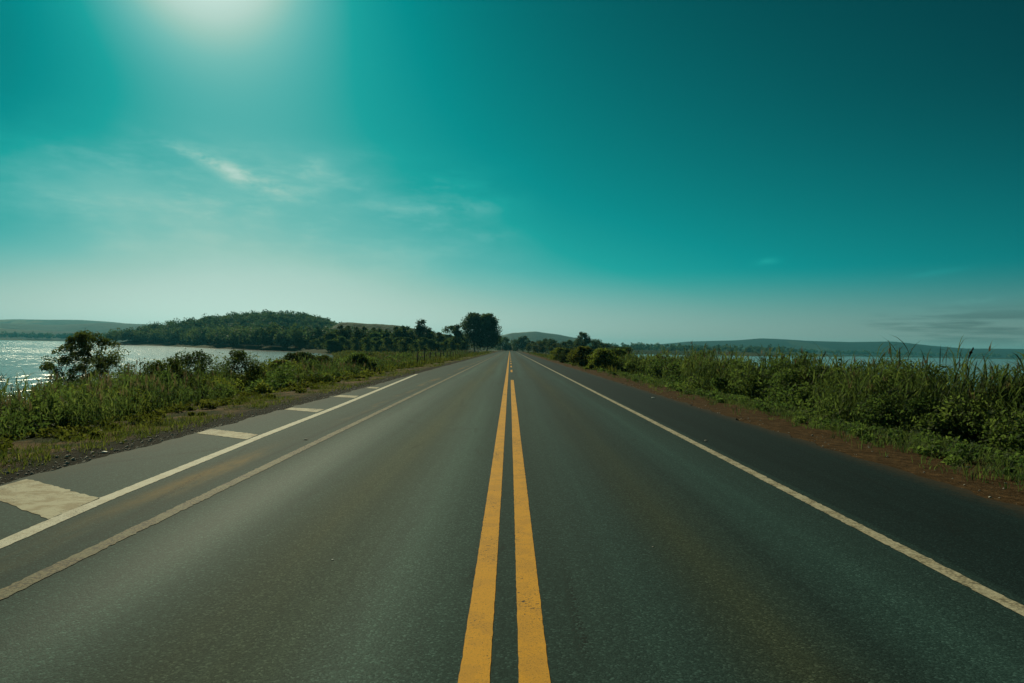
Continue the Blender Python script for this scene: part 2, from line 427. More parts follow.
def leaves(c, s, rng, var, up=.35, aspect=.55):
    """one bent leaf (diamond quad) per centre"""
    n = len(c)
    d = rng.normal(size=(n,3)); d /= np.linalg.norm(d, axis=1)[:,None]
    nr = rng.normal(size=(n,3)); nr[:,2] += up; 
    e = np.cross(d, nr); e /= np.linalg.norm(e, axis=1)[:,None]+1e-9
    L = s[:,None]*d*.5; Wd = s[:,None]*e*aspect*.5
    v = np.stack([c-L, c+Wd, c+L, c-Wd], 1).reshape(-1, 3)
    f = np.arange(4*n).reshape(n, 4)
    return v, f, np.repeat(var, 4)

def tube(pts, rad, sides=6):
    pts = np.asarray(pts, float); n = len(pts)
    d = np.gradient(pts, axis=0); d /= np.linalg.norm(d, axis=1)[:,None]
    a = np.cross(d, [0.31,.2,.93]); a2 = np.linalg.norm(a, axis=1)[:,None]; a = np.where(a2 < .05, [1,0,0], a/np.maximum(a2, 1e-6)); b = np.cross(d, a)
    th = np.linspace(0, 2*np.pi, sides, endpoint=False)
    v = (pts[:,None]+np.asarray(rad)[:,None,None]*(np.cos(th)[None,:,None]*a[:,None]+np.sin(th)[None,:,None]*b[:,None])).reshape(-1, 3)
    i = np.arange(n-1)[:,None]*sides; j = np.arange(sides)[None]; j2 = (j+1) % sides
    f = np.stack([i+j, i+j2, i+sides+j2, i+sides+j], -1).reshape(-1, 4)
    return v, f, np.zeros(len(v))

def blob_points(rng, n, cen, rad, flat=.8):
    k = rng.integers(0, len(cen), n)
    d = rng.normal(size=(n,3)); d /= np.linalg.norm(d, axis=1)[:,None]
    r = rng.random(n)**.38*(1+.45*rng.random(n)*(rng.random(n) < .22))
    p = cen[k]+d*(rad[k]*r)[:,None]*np.array([1,1,flat])
    return p, k

def build_tree(name, label, cat, seed, H, Rx, cb, nblob, nleaf, leaf, lm, bm, r0=.2, stems=1, shape='round', group=None, lean=0.0, inner=.30, br=(.34,.56)):
    """tapered trunk(s) with limbs; crown of leaf clumps filling an uneven volume. Built at origin, returns the root"""
    rng = np.random.default_rng(seed)
    root = thing(name, label, cat, group=group)
    cen = []; tries = 0
    while len(cen) < nblob and tries < 4000:
        tries += 1
        u = rng.random(); zz = cb*H+(H*.97-cb*H)*u
        if shape == 'round': rr = Rx*math.sqrt(max(.05, 1-((u-.42)/.62)**2))
        elif shape == 'tall': rr = Rx*(.55+.45*math.sin(math.pi*min(1, u*1.05)))*(1-.35*u)
        elif shape == 'spread': rr = Rx*(.45+.55*u)
        elif shape == 'bush': rr = Rx*math.sqrt(max(.06, 1-u**2.0))
        a = rng.random()*2*math.pi; q = rr*rng.random()**.45*.85
        cen.append((math.cos(a)*q+lean*zz, math.sin(a)*q, zz))
    cen = np.array(cen)
    rad = Rx*rng.uniform(br[0], br[1], nblob)*(1-.25*(cen[:,2]-cb*H)/(H-cb*H+1e-6))
    rad = np.minimum(rad, np.maximum(.12, H-cen[:,2]+.1*Rx)); 
    rad = np.minimum(rad, np.maximum(cen[:,2]*1.15, .1))
    tb = []
    tops = []
    for s in range(stems):
        a = rng.random()*6.28; off = (0 if stems == 1 else Rx*.22)
        hx = H*(.80 if shape != 'bush' else .7)*rng.uniform(.85, 1.05)
        t = np.linspace(0, 1, 7)
        x = math.cos(a)*off*(.3+t*1.6)+lean*t*hx+np.cumsum(rng.normal(0, .012*H, 7))*(t > 0); y = math.sin(a)*off*(.3+t*1.6)+np.cumsum(rng.normal(0, .012*H, 7))*(t > 0)
        pts = np.stack([x, y, t*hx-.15], -1)
        tb.append(tube(pts, r0*(1-.82*t)*(1+.5*np.exp(-t*14)), 7)); tops.append(pts)
    for i in range(min(nblob, 14)):
        pts = tops[i % stems]; tgt = cen[i]
        j = int(np.clip(np.searchsorted(pts[:,2], tgt[2]*.72)-1, 1, 5)); st = pts[j]
        t = np.linspace(0, 1, 5)[:,None]
        q = st*(1-t)+tgt*t; q[:,2] += .10*np.sin(t[:,0]*math.pi)*np.linalg.norm(tgt-st); q[1:4] += rng.normal(0, .015*H, (3,3))
        rr = r0*.42*(1-.6*j/6)
        tb.append(tube(q, rr*(1-.8*t[:,0])+.006, 5))
    v, f, a = merge(tb)
    link('stems' if cat in ('bush', 'shrub') else 'trunk', new_mesh(name+'_trunk', v, f, bm, smooth=True), root)
    p, k = blob_points(rng, nleaf, cen, rad)
    ok = p[:,2] > .02; p, k = p[ok], k[ok]
    cl = rng.random(nblob)
    var = np.clip(.5*cl[k]+.5*rng.random(len(p)), 0, 1)
    v, f, a = leaves(p, leaf*rng.uniform(.6, 1.4, len(p)), rng, var)
    link('foliage' if cat in ('bush', 'shrub') else 'crown', new_mesh(name+'_crown', v, f, lm, a), root)
    return root
def zat(x, y): return float(gz(np.array([x]), np.array([y]))[0])

def place(root, x, y, rz=0.0, s=1.0, dz=-.05):
    root.location = (x, y, zat(x, y)+dz); root.rotation_euler = (0,0,rz); root.scale = (s,)*3 if not isinstance(s, tuple) else s
    return root

# ------------------------------------------------------------------ grasses and reeds
def scatter(rng, n, x0, x1, y0, y1, ypow=1.0):
    """more per metre near the camera"""
    u = rng.random(n); y = y0*(y1/y0)**(u**ypow) if y0 > 0 else y0+(y1-y0)*u
    return rng.uniform(x0, x1, n), y

def tuft(rng, x, y, hmin, hmax, wid, nb, spread, droop=(.4,1.3), seg=3, vbase=None):
    z = gz(x, y)-.02
    n = len(x)
    sc_ = rng.uniform(hmin, hmax, n)
    X = np.repeat(x, nb); Y = np.repeat(y, nb); Z = np.repeat(z, nb); S = np.repeat(sc_, nb); m = n*nb
    az = rng.random(m)*2*np.pi; r = spread*np.repeat(sc_, nb)*rng.random(m)
    p = np.stack([X+np.cos(az)*r, Y+np.sin(az)*r, Z], -1)
    vb = rng.random(n) if vbase is None else vbase
    var = np.clip(np.repeat(vb, nb)*.65+rng.random(m)*.35, 0, 1)
    h = S*rng.uniform(.55, 1.15, m)
    ws = wid*rng.uniform(.6, 1.4, m)*np.maximum(1, np.hypot(X, Y)/22)**.55
    return ribbons(p, h, ws, az+rng.normal(0, .5, m), rng.uniform(0, .35, m), rng.uniform(*droop, m), seg, rng, var)

# left verge: low grass with bare patches
rng = np.random.default_rng(11)
x, y = scatter(rng, 19000, -12.5, -6.1, 3.0, 260, .9)
e = -x-5.55
den = fbm(x*.55, y*.35, 44, 3)
keep = (rng.random(len(x)) < np.interp(e, [.3,1.0,1.7,3,7], [.15,.5,.9,1.0,1.0])) & ((den > .475) | (e > 4.2))
x, y = x[keep], y[keep]
L1 = tuft(rng, x, y, .05, .21, .012, 8, .9, (.6,1.8))
v, f, a = L1
tag(link('verge_grass', new_mesh('verge_grass_left', v, f, M['verge'], a)), 'low patchy yellow-green grass on the left verge', 'grass', kind='stuff')

# right verge: lush lower grass between the dirt strip and the reeds
rng = np.random.default_rng(12)
x, y = scatter(rng, 20000, 6.2, 12.0, 4.0, 260, .9)
e = x-5.5
keep = rng.random(len(x)) < np.interp(e+(fbm(x*.6, y*.4, 45, 3)-.45)*2.2, [1.0,1.8,2.8,3.8], [.02,.12,.65,1.0])
x, y = x[keep], y[keep]
e = x-5.5
v, f, a = tuft(rng, x, y, .07, .27, .014, 9, .8, (.7,2.0))
tag(link('verge_grass', new_mesh('verge_grass_right', v, f, M['verge_green'], a)), 'green grass creeping over the red dirt on the right verge', 'grass', kind='stuff')

def reeds(rng, x, y, hfun, nst, name, label, wid=.034, plume=0.0, m='reed'):
    """tall cane grass: stems carrying long arching leaves, and a few feathery heads"""
    z = gz(x, y)-.05; n = len(x)
    H = hfun(x, y)*rng.uniform(.72, 1.12, n)
    X = np.repeat(x, nst)+rng.normal(0, .22, n*nst); Y = np.repeat(y, nst)+rng.normal(0, .22, n*nst)
    Z = np.repeat(z, nst); h = np.repeat(H, nst)*rng.uniform(.7, 1.1, n*nst); m_ = n*nst
    az = rng.random(m_)*2*np.pi; ln = np.abs(rng.normal(0, .14, m_))
    vb = np.clip(np.repeat(fbm(x*.35, y*.35, 77, 3)*1.2-.1+rng.normal(0,.12,n), nst), 0, 1)
    fat = np.maximum(1, np.hypot(X, Y)/24)**.6
    P = np.stack([X, Y, Z], -1)
    parts = [ribbons(P, h, .016*fat, az, ln, rng.uniform(0, .25, m_), 3, rng, np.clip(vb*.5+.2, 0, 1))]
    nl = 8 if 'right' in label else 6
    tt = rng.uniform(.10, .92, (m_, nl)); 
    bx = X[:,None]+np.cos(az)[:,None]*np.sin(ln)[:,None]*tt*h[:,None]; by = Y[:,None]+np.sin(az)[:,None]*np.sin(ln)[:,None]*tt*h[:,None]
    bz = Z[:,None]+np.cos(ln)[:,None]*tt*h[:,None]*.97
    q = np.stack([bx, by, bz], -1).reshape(-1, 3); k = len(q)
    lv = np.clip(np.repeat(vb, nl)*.6+rng.random(k)*.4, 0, 1)
    parts.append(ribbons(q, np.repeat(h, nl)*rng.uniform(.14, .36, k), wid*rng.uniform(.6, 1.3, k)*np.repeat(fat, nl), rng.random(k)*2*np.pi,
                         rng.uniform(.15, .6, k), rng.uniform(.5, 2.0, k), 4, rng, lv))
    v, f, a = merge(parts); ms = [M[m]]; mi = np.zeros(len(f), int)
    if plume:
        s = rng.random(m_) < plume
        tip = np.stack([X+np.cos(az)*np.sin(ln)*h, Y+np.sin(az)*np.sin(ln)*h, Z+np.cos(ln)*h*.96], -1)[s]
        tip = np.repeat(tip, 5, 0); kk = len(tip)
        tip = tip+rng.normal(0, .02, tip.shape)
        pv, pf, pa = ribbons(tip, rng.uniform(.12, .28, kk), .022*np.repeat(fat[s], 5), rng.random(kk)*6.28, rng.uniform(0, .3, kk), rng.uniform(.2, .8, kk), 2, rng, rng.random(kk))
        f = np.concatenate([f, pf+len(v)]); v = np.concatenate([v, pv]); a = np.concatenate([a, pa]); mi = np.concatenate([mi, np.ones(len(pf), int)]); ms.append(M['plume'])
    return tag(link(name, new_mesh(name, v, f, ms, a, mi=mi)), label, 'tall grass', kind='stuff')

# right bank: continuous wall of cane grass
rng = np.random.default_rng(21)
x, y = scatter(rng, 5600, 9.0, 17.0, 4.5, 170, .95)
ed = 10.2+(fbm(y*.30, y*0, 88, 3)-.45)*4.2
gap = fbm(x*.25, y*.16, 61, 3)
keep = (x > ed) & (x < 16.5) & (gap > .30)
x, y = x[keep], y[keep]
def hr(x, y):
    return (2.5+(fbm(x*.42, y*.30, 62, 3)-.45)*2.1)*np.interp(y, [0,12,24,34,48,120], [.76,.90,1.08,1.12,.88,.78])*np.interp(x-10.2, [-1.6,0.2,1.6], [.40,.70,1.0])
reeds(rng, x, y, hr, 5, 'tall_grass', 'wall of tall arching cane grass along the right bank', .034, .05)

# left bank: looser, lower reeds, water glimpsed between them
rng = np.random.default_rng(22)
x, y = scatter(rng, 4200, -17.5, -9.0, 6.0, 200, .95)
gap = fbm(x*.22, y*.13, 71, 3)
keep = (gap > .36) & (x < -9.3-(fbm(y*.2, y*0, 73, 3)-.45)*2.5)
x, y = x[keep], y[keep]
def hl(x, y):
    return (1.5+(fbm(x*.3, y*.2, 72, 3)-.45)*1.9)*np.interp(-x-9.6, [0,1.5,4], [.5,.85,1.0])
reeds(rng, x, y, hl, 5, 'tall_grass', 'loose reeds with feathery tips along the left lake bank', .024, .11)

def undergrowth(rng, n, xf, y0, y1, nleaf, name, label, m, rlo, rhi, zf):
    y = y0*(y1/y0)**rng.random(n); x = xf(y, rng.random(n)); R_ = rng.uniform(rlo, rhi, n)
    zc = gz(x, y)+rng.random(n)*zf(x, y)
    cnt = np.maximum(40, (nleaf/np.maximum(1, np.hypot(x, y)/16)**.8)).astype(int)
    kx = np.repeat(np.arange(n), cnt); q = len(kx)
    d = rng.normal(size=(q,3)); d /= np.linalg.norm(d, axis=1)[:,None]
    p = np.stack([x, y, zc], -1)[kx]+d*(R_[kx]*rng.random(q)**.4*(1+.4*(rng.random(q) < .2)*rng.random(q)))[:,None]*np.array([1,1,.8])
    ok = p[:,2] > gz(p[:,0], p[:,1]); p, kx = p[ok], kx[ok]; q = len(p)
    s_ = .085*np.maximum(1, np.hypot(p[:,0], p[:,1])/20)**.7*rng.uniform(.6, 1.5, q)
    v, f, a = leaves(p, s_, rng, np.clip(.55*rng.random(n)[kx]+.45*rng.random(q), 0, 1), .5, .5)
    return tag(link(name, new_mesh(name, v, f, M[m], a)), label, 'undergrowth', kind='stuff')
rng = np.random.default_rng(26)
undergrowth(rng, 420, lambda y, u: 9.9+(fbm(y*.30, y*0, 88, 3)-.45)*4.0+u**1.4*4.6, 6, 130, 900, 'undergrowth', 'leafy weeds and creepers tangled through the right-hand cane grass', 'leaf_mid', .35, .85,
            lambda x, y: np.interp(x-9.8, [-1, 1.0, 2.6], [.2, 1.5, 2.45])*np.interp(y, [0,14,30,60,130], [.75,.9,1.08,.85,.75]))
rng = np.random.default_rng(27)
undergrowth(rng, 240, lambda y, u: -9.3-u**1.2*6.5, 7, 120, 800, 'undergrowth', 'leafy weeds and young shrubs filling the left bank', 'leaf_mid', .3, .75,
            lambda x, y: np.interp(-x-9.3, [0, 1.5, 4], [.15, .75, 1.35]))
rng = np.random.default_rng(28)
undergrowth(rng, 90, lambda y, u: -9.0-u**1.2*4.5, 8, 90, 700, 'undergrowth', 'yellowish weeds at the front of the left bank', 'leaf_yellow', .25, .6,
            lambda x, y: np.interp(-x-9.0, [0, 1.5, 4], [.1, .45, .9]))

rng = np.random.default_rng(29)
undergrowth(rng, 420, lambda y, u: 7.2+u**.7*3.0, 5, 110, 220, 'undergrowth', 'low leafy weeds carpeting the right verge in front of the cane grass', 'leaf_mid', .10, .30,
            lambda x, y: .02+0*x)
rng = np.random.default_rng(30)
undergrowth(rng, 300, lambda y, u: -7.3-u**.7*2.4, 5, 110, 200, 'undergrowth', 'low weeds scattered over the left verge', 'leaf_yellow', .08, .26,
            lambda x, y: .01+0*x)

# rough meadow between the left verge and the far belt of trees
rng = np.random.default_rng(23)
x, y = scatter(rng, 10000, -80, -8.0, 45, 335, .75)
s = sdf(x, y, left_lake); keep = (s > .2)
x, y = x[keep], y[keep]
v, f, a = tuft(rng, x, y, .35, 1.0, .030, 8, .55, (.4,1.2))
tag(link('meadow_grass', new_mesh('meadow_left', v, f, M['verge'], a)), 'rough sunlit meadow below the tree belt on the left', 'grass', kind='stuff')
rng = np.random.default_rng(24)
x, y = scatter(rng, 2400, 8.0, 60, 45, 330, .75)
s = sdf(x, y, right_lake); keep = (s > 1.0)
x, y = x[keep], y[keep]
v, f, a = tuft(rng, x, y, .35, .9, .030, 8, .55, (.4,1.2))
tag(link('meadow_grass', new_mesh('meadow_right', v, f, M['verge'], a)), 'rough grass beyond the yellow bushes on the right', 'grass', kind='stuff')

# ------------------------------------------------------------------ single bushes on the left bank
LB = [  # x, y, H, Rx, material, label
 (-20.3, 33.0, 4.1, 2.7, 'leaf_mid', 'tall feathery dark shrub standing against the glittering left lake', 'shrub'),
 (-11.3, 13.8, 1.35, 1.3, 'leaf_dark', 'dark low bush at the left picture edge', 'bush'),
 (-12.0, 19.5, 1.05, 1.45, 'leaf_yellow', 'low yellowish bush in front of the tall feathery shrub', 'bush'),
 (-12.6, 25.0, 1.75, 1.1, 'leaf_mid', 'narrow upright bush just right of the feathery shrub, before the open water', 'bush'),
 (-12.4, 31.0, 1.9, 1.7, 'leaf_mid', 'round leafy green bush in the gap of open water, left bank', 'bush'),
 (-11.9, 27.0, .85, 1.5, 'leaf_yellow', 'spreading yellow-green bush beside the bare tan dirt patch', 'bush'),
 (-12.3, 40.0, 1.7, 1.8, 'leaf_dark', 'dense dark bush where the left lake narrows', 'bush'),
 (-12.1, 44.5, 1.55, 1.5, 'leaf_olive', 'brownish olive bush beside the dense dark bush', 'bush'),
 (-11.0, 50.0, 1.5, 1.6, 'leaf_mid', 'green bush at the lake end, nearest the meadow', 'bush'),
 (-13.6, 21.0, 1.5, 1.5, 'leaf_mid', 'leafy green bush half hidden in the reeds under the feathery shrub', 'bush'),
 (-13.2, 28.6, 2.1, 1.5, 'leaf_dark', 'dark rounded bush left of the open-water gap, taller than the reeds', 'bush'),
 (-12.0, 36.0, 1.35, 1.5, 'leaf_yellow', 'light green bush at the foot of the round leafy one', 'bush'),
 (-17.3, 70.0, 1.7, 2.2, 'leaf_mid', 'green bush on the bank where the left lake ends', 'bush'),
 (-14.2, 66.0, 1.9, 2.3, 'leaf_dark', 'broad dark bush standing alone in the left meadow', 'bush'),
]
for i, (bx, by, H, Rr, lm, lab, cat) in enumerate(LB):
    if i == 0:
        t = build_tree('lakeside_shrub', lab, cat, 101, H, Rr, .04, 260, 30000, .085, M[lm], M['bark_dark'], .045, 8, 'bush', br=(.08,.16))
        t.location = (bx, by, max(zat(bx, by), -2.0)-.05)
    else:
        t = build_tree('bush', lab, cat, 110+i, H, Rr, .05, 34, 9000, .085 if by < 35 else .12, M[lm], M['bark_dark'], .025, 4, 'bush', br=(.16,.55))
        place(t, bx, by, i*1.3)

# right side: sunlit yellow bushes between road and far trees
RB = [
 (8.4, 62.0, 1.9, 1.7, 'leaf_yellow', 'nearest of the sunlit yellow-green bushes on the right bank', 'bush'),
 (10.8, 68.0, 2.2, 2.0, 'leaf_mid', 'bushy green mound at the lake end of the yellow bushes', 'bush'),
 (8.0, 74.0, 2.1, 1.8, 'leaf_yellow', 'tall yellow bush in the middle of the right-hand bush row', 'bush'),
 (7.9, 90.0, 1.9, 1.7, 'leaf_dark', 'dark bush wedged between the yellow ones on the right', 'bush'),
 (8.0, 108.0, 2.0, 2.2, 'leaf_yellow', 'farthest yellow bush, low beside the right shoulder', 'bush'),
 (11.9, 16.0, 2.0, 1.5, 'leaf_yellow', 'leafy bush swallowed by the cane grass, nearest the right picture edge', 'bush'),
 (12.2, 20.5, 2.1, 1.7, 'leaf_mid', 'leafy green bush making a hump in the cane grass, right bank', 'bush'),
 (11.6, 25.5, 1.8, 1.5, 'leaf_olive', 'olive bush in the cane grass beside the slender drooping weed', 'bush'),
 (12.0, 33.0, 1.7, 1.6, 'leaf_mid', 'green bush in the cane grass where lake water first shows over it', 'bush'),
 (15.4, 92.0, 3.6, 2.1, 'leaf_dark', 'dark rounded small tree at the start of the right lake', 'tree'),
]
for i, (bx, by, H, Rr, lm, lab, cat) in enumerate(RB):
    t = build_tree('bush' if cat == 'bush' else 'small_tree', lab, cat, 140+i, H, Rr, .05 if cat == 'bush' else .2, 36, 8000, .16 if by > 50 else .10, M[lm], M['bark_dark'], .05, 4 if cat == 'bush' else 1, 'bush' if cat == 'bush' else 'round', br=(.16,.55))
    place(t, bx, by, i*.9)

# ------------------------------------------------------------------ trees
GB = 'trees of the dense belt beyond the left meadow'
protos = [
 build_tree('belt_tree', 'dark broad-crowned tree packed into the belt beyond the left meadow', 'tree', 201, 10.5, 4.6, .22, 30, 3600, .62, M['leaf_dark'], M['bark'], .22, 1, 'round', GB),
 build_tree('belt_tree', 'taller slim dark tree poking above the belt beyond the left meadow', 'tree', 202, 13.0, 3.2, .30, 24, 2600, .60, M['leaf_dark'], M['bark'], .20, 1, 'tall', GB),
 build_tree('belt_tree', 'greener bushy tree along the foot of the belt beyond the left meadow', 'tree', 203, 8.0, 4.4, .12, 28, 3200, .62, M['leaf_mid'], M['bark'], .20, 2, 'round', GB),
]
LBL = [p['label'] for p in protos]
rng = np.random.default_rng(31)
# (x, y, kind, scale)
belt = []
for px in np.arange(330, 464, 3.9):
    k = 1 if px > 395 and rng.random() < .45 else (0 if rng.random() < .62 else 2)
    d = rng.uniform(300, 345)
    belt.append((px+rng.uniform(-2, 2), d, k, rng.uniform(.86, 1.14)*(1.0 if px < 398 else 1.04 if px < 430 else .92)))
for px in np.arange(298, 336, 4.5): belt.append((px+rng.uniform(-2, 2), rng.uniform(348, 385), 2, rng.uniform(.5, .8)))
for px in np.arange(334, 455, 8): belt.append((px+rng.uniform(-3, 3), rng.uniform(262, 292) if px > 350 else 296, 2, rng.uniform(.6, .82)))
used = [False]*3
for px, d, k, s in belt:
    bx = (px-510)/683*d
    if sdf(np.array([bx]), np.array([d]), left_lake)[0] < 1: continue
    loc = (bx, d, zat(bx, d)-.2)
    if not used[k]:
        place(protos[k], bx, d, rng.random()*6, s, -.2); used[k] = True
    else: copy_thing(protos[k], loc, rng.random()*6.28, s, LBL[k], GB)

# the tall pair by the road and its pale-trunked neighbours
t = build_tree('tall_tree', 'tallest tree by the road end, broad dense dark crown', 'tree', 221, 20.4, 8.4, .20, 80, 15000, .74, M['leaf_dark'], M['bark_pale'], .32, 2, 'round')
place(t, -17.8, 352, .4)
t = build_tree('tall_tree', 'second tall tree leaning against the tallest one, pale trunk at the road', 'tree', 222, 19.6, 6.6, .22, 60, 11000, .74, M['leaf_mid'], M['bark_pale'], .30, 1, 'round')
place(t, -11.6, 348, 1.4)
t = build_tree('tall_tree', 'open-crowned tree between the belt and the tallest tree', 'tree', 223, 13.8, 4.4, .30, 20, 2300, .58, M['leaf_dark'], M['bark'], .22, 1, 'round')
place(t, -30.0, 345, 2.4)
t = build_tree('tall_tree', 'thin spiky tree with gappy crown left of the open-crowned tree', 'tree', 224, 14.0, 2.6, .35, 16, 1100, .56, M['leaf_olive'], M['bark'], .18, 1, 'tall')
place(t, -41.0, 345, 3.1)

# right-hand wood beyond the road end
GR = 'dark trees closing the view beyond the road end on the right'
rp = [
 build_tree('roadside_tree', 'dark rounded tree in the clump right of the road end', 'tree', 231, 8.5, 4.4, .18, 20, 1900, .62, M['leaf_dark'], M['bark'], .2, 1, 'round', GR),
 build_tree('roadside_tree', 'lower olive tree in the clump right of the road end', 'tree', 232, 6.6, 3.8, .12, 18, 1700, .62, M['leaf_olive'], M['bark'], .2, 2, 'round', GR),
]
RL = [p['label'] for p in rp]; used = [False]*2
rng = np.random.default_rng(33)
for px in list(np.arange(498, 546, 5.0))+list(np.arange(546, 626, 5.2)):
    k = int(rng.random() < .4); d = rng.uniform(540, 600) if px < 532 else rng.uniform(330, 420)
    bx = (px-510)/683*d; s = rng.uniform(.8, 1.15)*(1.35 if px < 532 else 1.0)*np.interp(px, [560, 600, 626], [1.0, .85, .6])
    if not used[k]: place(rp[k], bx, d, rng.random()*6, s, -.2); used[k] = True
    else: copy_thing(rp[k], (bx, d, zat(bx, d)-.2), rng.random()*6.28, s, RL[k], GR)
t = build_tree('tall_tree', 'tallest tree on the right, lopsided crown above the clump', 'tree', 241, 11.5, 4.2, .15, 34, 4200, .6, M['leaf_dark'], M['bark'], .24, 1, 'round')
place(t, 36.0, 340, .7, 1.0)
t = build_tree('tall_tree', 'flat dark tree just right of the lopsided tallest one', 'tree', 242, 8.6, 3.8, .25, 18, 1900, .6, M['leaf_dark'], M['bark'], .22, 1, 'spread')
place(t, 42.5, 345, .7, 1.0)

# field edge beyond the right lake
GF = 'trees dotted along the field beyond the right lake'
fp = build_tree('field_tree', 'small dark round tree on the pale field beyond the right lake', 'tree', 251, 8.0, 4.6, .1, 16, 900, 1.1, M['leaf_forest'], M['bark'], .2, 1, 'round', GF)
rng = np.random.default_rng(35); first = True
for i in range(34):
    px = rng.uniform(618, 778); d = rng.uniform(1010, 1300) if i % 3 else rng.uniform(905, 960)
    bx = (px-510)/683*d
    if sdf(np.array([bx]), np.array([d]), right_lake)[0] < 4: continue
    s = rng.uniform(.5, 1.1)*(.55 if d < 970 else 1)
    if first: place(fp, bx, d, 0, s, -.2); first = False
    else: copy_thing(fp, (bx, d, zat(bx, d)-.2), rng.random()*6.28, s, fp['label'], GF)

# ------------------------------------------------------------------ hills
def hill_mat(name, dark, mid, pale, sc1, thr=.55):
    m, nt, out = mat(name); k = N(nt)
    tc = k.n('ShaderNodeTexCoord'); P = tc.outputs['Object']
    a = k.noise(k.scalev(P, (1,.6,1)), sc1, 4, .55); b = k.noise(P, sc1*9, 4, .7)
    base = k.mix(k.ss(b, .35, .65), dark, mid)
    base = k.mix(k.ss(a, thr, thr+.04), base, pale)
    nt.links.new(k.bsdf(base, .95, .1, k.bump(b, 1.0, 6)), out.inputs[0]); return m
def hill(name, label, cx, cy, wx, wy, prof, m, seed, rough=.06, n=(160, 50), base=-3.0, rot=0):
    """prof: ridge height (m) along u in -1..1 as (u list, h list); real depth wy either side"""
    u = np.linspace(-1, 1, n[0]); w = np.linspace(-1, 1, n[1]); U, Wv = np.meshgrid(u, w)
    Hh = np.interp(U, prof[0], prof[1])
    z = base+(Hh-base)*(np.cos(np.clip(Wv, -1, 1)*math.pi)*.5+.5)**.8
    z = z+(fbm(U*9+seed, Wv*4, seed, 4)-.45)*rough*max(prof[1])*np.clip((z-base)/10, 0, 1)*2
    X = cx+U*wx; Y = cy+Wv*wy
    if rot: 
        c, s = math.cos(rot), math.sin(rot); dx, dy = X-cx, Y-cy; X, Y = cx+dx*c-dy*s, cy+dx*s+dy*c
    idx = np.arange(n[0]*n[1]).reshape(n[1], n[0])
    q = np.stack([idx[:-1,:-1], idx[:-1,1:], idx[1:,1:], idx[1:,:-1]], -1).reshape(-1, 4)
    o = link(name, new_mesh(name, np.stack([X,Y,z], -1).reshape(-1,3), q, m, smooth=True))
    return tag(o, kind='structure', label=label), (X, Y, z)
HM = hill_mat('hill_fields', (.014,.030,.022), (.028,.050,.032), (.15,.155,.085), .0030, .50)
HW = hill_mat('hill_woods', (.005,.013,.013), (.014,.026,.022), (.045,.060,.034), .0025, .60)
HG = hill_mat('hill_grass', (.022,.054,.022), (.038,.080,.032), (.060,.098,.042), .006, .55)
def pxh(px, py, d):     # metres above sea of our datum for a ridge seen at pixel row py, d metres out
    hor = 348.6+(px-510)*math.tan(R(1.1)); return 1.6+(hor-py)*d/683
# far left ridges
def ridge(name, label, pts, d, wy, m, seed, rough=.03):
    xs = [(p[0]-510)/683*d for p in pts]; hs = [pxh(p[0], p[1], d) for p in pts]
    cx = (xs[0]+xs[-1])/2; wx = (xs[-1]-xs[0])/2
    return hill(name, label, cx, d, wx, wy, ([(a-cx)/wx for a in xs], hs), m, seed, rough)
ridge('hill', 'palest far ridge behind the left lake', [(-420,330),(-200,322),(-60,322),(20,319.5),(80,320),(115,322),(140,326),(180,330),(230,345)], 4000, 600, HM, 1)
ridge('hill', 'teal middle ridge with pale fields behind the left lake', [(-420,336),(-200,328),(-40,326),(10,323.5),(60,325.5),(110,323),(160,325),(200,330),(260,347)], 3100, 450, HM, 2, .04)
ridge('hill', 'low wooded rise above the far left shore', [(-420,336),(-150,331),(0,329),(50,331),(110,333),(150,338),(190,345)], 2300, 230, HW, 3, .05)
# hazy hill straight ahead
ridge('hill', 'hazy teal hill straight beyond the road', [(440,352),(470,345),(495,337.5),(512,333),(535,331.5),(560,335),(590,341),(625,350)], 2600, 500, HM, 4, .03)
# long ridge to the right
ridge('hill', 'long dark hazy ridge across the right horizon', [(560,352),(640,346),(690,341.5),(735,340.5),(760,338.5),(785,339.5),(800,340.5),(850,342),(890,341.5),(925,345.5),(960,348.5),(1100,349.5),(1500,356)], 3300, 500, HW, 5, .03)
ridge('hill', 'low rise behind the field beyond the right lake', [(590,352),(620,347.5),(680,347),(740,349),(800,352),(840,357)], 1400, 130, HG, 6, .05)
# pale-grass hill behind the belt
ridge('hill', 'sunlit grassy slope showing over the left tree belt', [(318,347),(333,328),(343,322.6),(352,322.4),(400,325.8),(450,335),(500,348)], 640, 90, HG, 7, .03)

